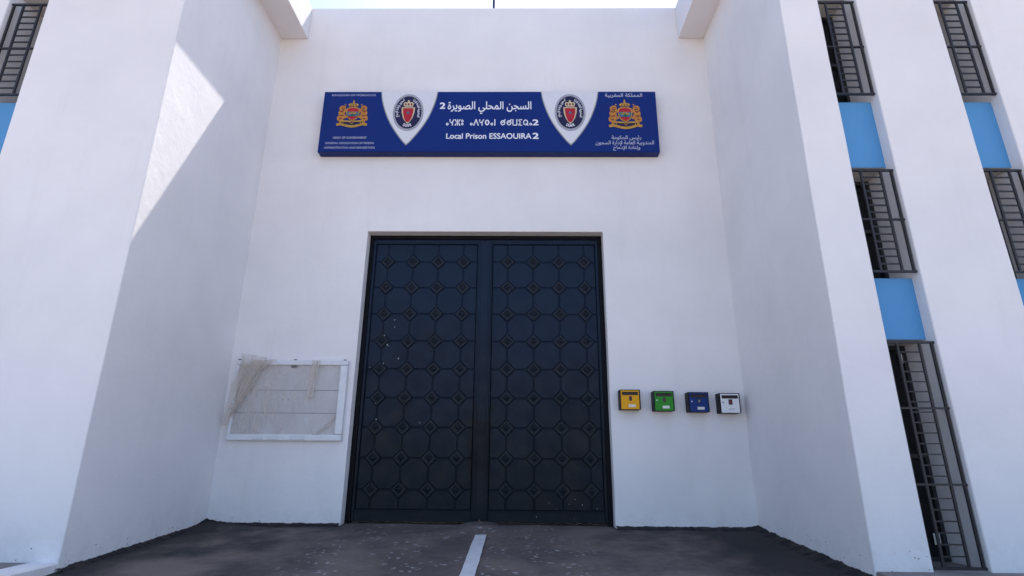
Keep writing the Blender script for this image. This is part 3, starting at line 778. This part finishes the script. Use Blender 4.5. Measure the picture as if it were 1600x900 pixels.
def film_grid(rows, nu, fold, amp, mi, ybase=-.092, seed=0):
    """rows: list of (left point, right point) in XZ down the sheet"""
    nv = (len(rows)-1)*8; vs = {}
    for j in range(nv+1):
        t = j/8; k = min(int(t), len(rows)-2); f = t-k; f = f*f*(3-2*f)*0.5+f*0.5
        (a, b), (c, d) = rows[k], rows[k+1]
        l0 = (a[0]+(c[0]-a[0])*f, a[1]+(c[1]-a[1])*f); r0 = (b[0]+(d[0]-b[0])*f, b[1]+(d[1]-b[1])*f)
        for i in range(nu+1):
            u = i/nu
            x, z = l0[0]+(r0[0]-l0[0])*u, l0[1]+(r0[1]-l0[1])*u
            wob = noise.noise(Vector((x*4+seed, z*4, 0)))
            ed = 0.009*noise.noise(Vector((x*9, z*9, seed+3)))*(abs(2*u-1)**3)
            vs[i, j] = bm.verts.new((x+ed, ybase-amp*(0.5+0.5*math.sin(u*fold*6.28+1.2*wob))-amp*0.6*abs(wob), z+ed))
    for j in range(nv):
        for i in range(nu):
            fc = bm.faces.new((vs[i, j+1], vs[i+1, j+1], vs[i+1, j], vs[i, j])); fc.material_index = mi; fc.smooth = True
film_grid([((-3.99, 2.64), (-3.53, 2.56)), ((-3.98, 2.45), (-3.60, 2.46)), ((-4.07, 2.15), (-3.74, 2.20)), ((-4.10, 1.85), (-3.86, 1.86)), ((-4.14, 1.62), (-3.96, 1.66)), ((-4.155, 1.46), (-4.05, 1.48))], 30, 2.2, 0.030, 0)
film_grid([((-3.80, 2.52), (-3.38, 2.54)), ((-3.83, 2.20), (-3.60, 2.38)), ((-3.97, 1.80), (-3.80, 1.95)), ((-4.05, 1.60), (-3.98, 1.64))], 12, 1.5, 0.03, 0, -.10, 5)
film_grid([((-4.0, 2.46), (-2.34, 2.46)), ((-4.0, 1.95), (-2.33, 2.0)), ((-4.02, 1.33), (-2.34, 1.33))], 48, 5, 0.006, 1, -.0565, 9)
film_grid([((-2.80, 2.53), (-2.66, 2.53)), ((-2.82, 2.2), (-2.70, 2.22)), ((-2.86, 1.88), (-2.74, 1.90))], 10, 1.4, 0.018, 0, -.088, 13)
film_grid([((-2.70, 1.335), (-2.60, 1.335)), ((-2.50, 1.48), (-2.42, 1.45)), ((-2.34, 1.66), (-2.335, 1.60))], 8, 1, 0.012, 0, -.064, 21)
fo = link('plastic_sheet', bm, ['film', 'film_thin'])
tag(fo, 'torn milky plastic film draped over the left side of the notice board', 'plastic sheet')

# ------------------------------------------------------------------ four mailboxes
def mailbox(label, x0, zt_, mat, kind):
    x1, z0, yF = x0+0.325, zt_-0.312, -0.190
    root = empty('mailbox', ((x0+x1)/2, 0, z0)); tag(root, label, 'mailbox', 'mailboxes beside the gate')
    bm = bmesh.new(); box(bm, x0, x1, yF, -0.002, z0, zt_, .006, 2)
    link('case', bm, 'box_black', root)
    bm = bmesh.new(); box(bm, x0+.014, x1-.022, yF-.012, yF-.001, z0+.004, zt_-.014, .004, 2)
    door = link('door', bm, mat, root)
    xa, xb = x0+.014, x1-.022; W_ = xb-xa
    bm = bmesh.new(); box(bm, xa+.06*W_, xb-.06*W_, yF-.019, yF-.0125, zt_-.088, zt_-.046, .003)
    box(bm, xa+.05*W_, xb-.05*W_, yF-.024, yF-.0125, zt_-.045, zt_-.036, .003)
    link('letter_flap', bm, 'slot', door)
    cx = xa+.52*W_; cz = zt_-.142
    bm = bmesh.new()
    if kind == 'white':
        prism(bm, [(cx-.030, cz-.042), (cx+.030, cz-.042), (cx+.030, cz+.042), (cx-.030, cz+.042)], yF-.0155, yF-.0125)
        sheet(bm, [(cx-.021, cz-.032), (cx+.021, cz-.032), (cx+.021, cz+.032), (cx-.021, cz+.032)], yF-.0165, 1)
        link('emblem', bm, ['emblem_dark', 'emblem_red'], door)
        lb = fit_text(text_mesh(arabic('السجون'), 0.02), xa+.40*W_, xa+.72*W_, z0+.052, z0+.072, yF-.0135); link('lettering', lb, 'sign_edge', door)
    else:
        prism(bm, ellipse(cx, cz, .026, .040, 16), yF-.0155, yF-.0125)
        link('emblem', bm, 'emblem_dark', door)
        bm = bmesh.new()
        prism(bm, ellipse(cx, cz-.002, .013, .020, 10), yF-.0180, yF-.0160)
        link('emblem_shield', bm, 'emblem_red' if kind != 'blue' else 'silver', door)
        bm = bmesh.new(); box(bm, xa+.40*W_, xa+.78*W_, yF-.0150, yF-.0125, z0+.036, z0+.078, .001)
        link('name_label', bm, 'paper', door)
    if kind != 'yellow':
        bm = bmesh.new(); prism(bm, ellipse(xa+.11*W_, zt_-.150, .010, .010, 12), yF-.020, yF-.0125); link('lock', bm, 'steel' if kind != 'white' else 'frame_dark', door)
mailbox('yellow mailbox with black case, nearest to the gate', 2.232, 2.068, 'yellow', 'yellow')
mailbox('green mailbox with black case between the yellow and the blue one', 2.768, 2.051, 'green', 'green')
mailbox('blue mailbox with black case between the green and the white one', 3.318, 2.036, 'blue', 'blue')
mailbox('white mailbox with black case, farthest from the gate', 3.812, 2.023, 'white_box', 'white')

# ------------------------------------------------------------------ pole on the roof edge
pr = empty('roof_pole', (0.06, 0.2, ZT)); tag(pr, 'thin dark pole standing on top of the gate wall against the sky', 'pole')
bm = bmesh.new(); tube(bm, (0.06, 0.2, ZT-.01), (0.06, 0.2, ZT+.16), 0.034, 10); link('pole_socket', bm, 'pole_base', pr)
bm = bmesh.new(); tube(bm, (0.06, 0.2, ZT+.161), (0.06, 0.2, ZT+3.0), 0.026, 10); link('pole_shaft', bm, 'pole', pr)
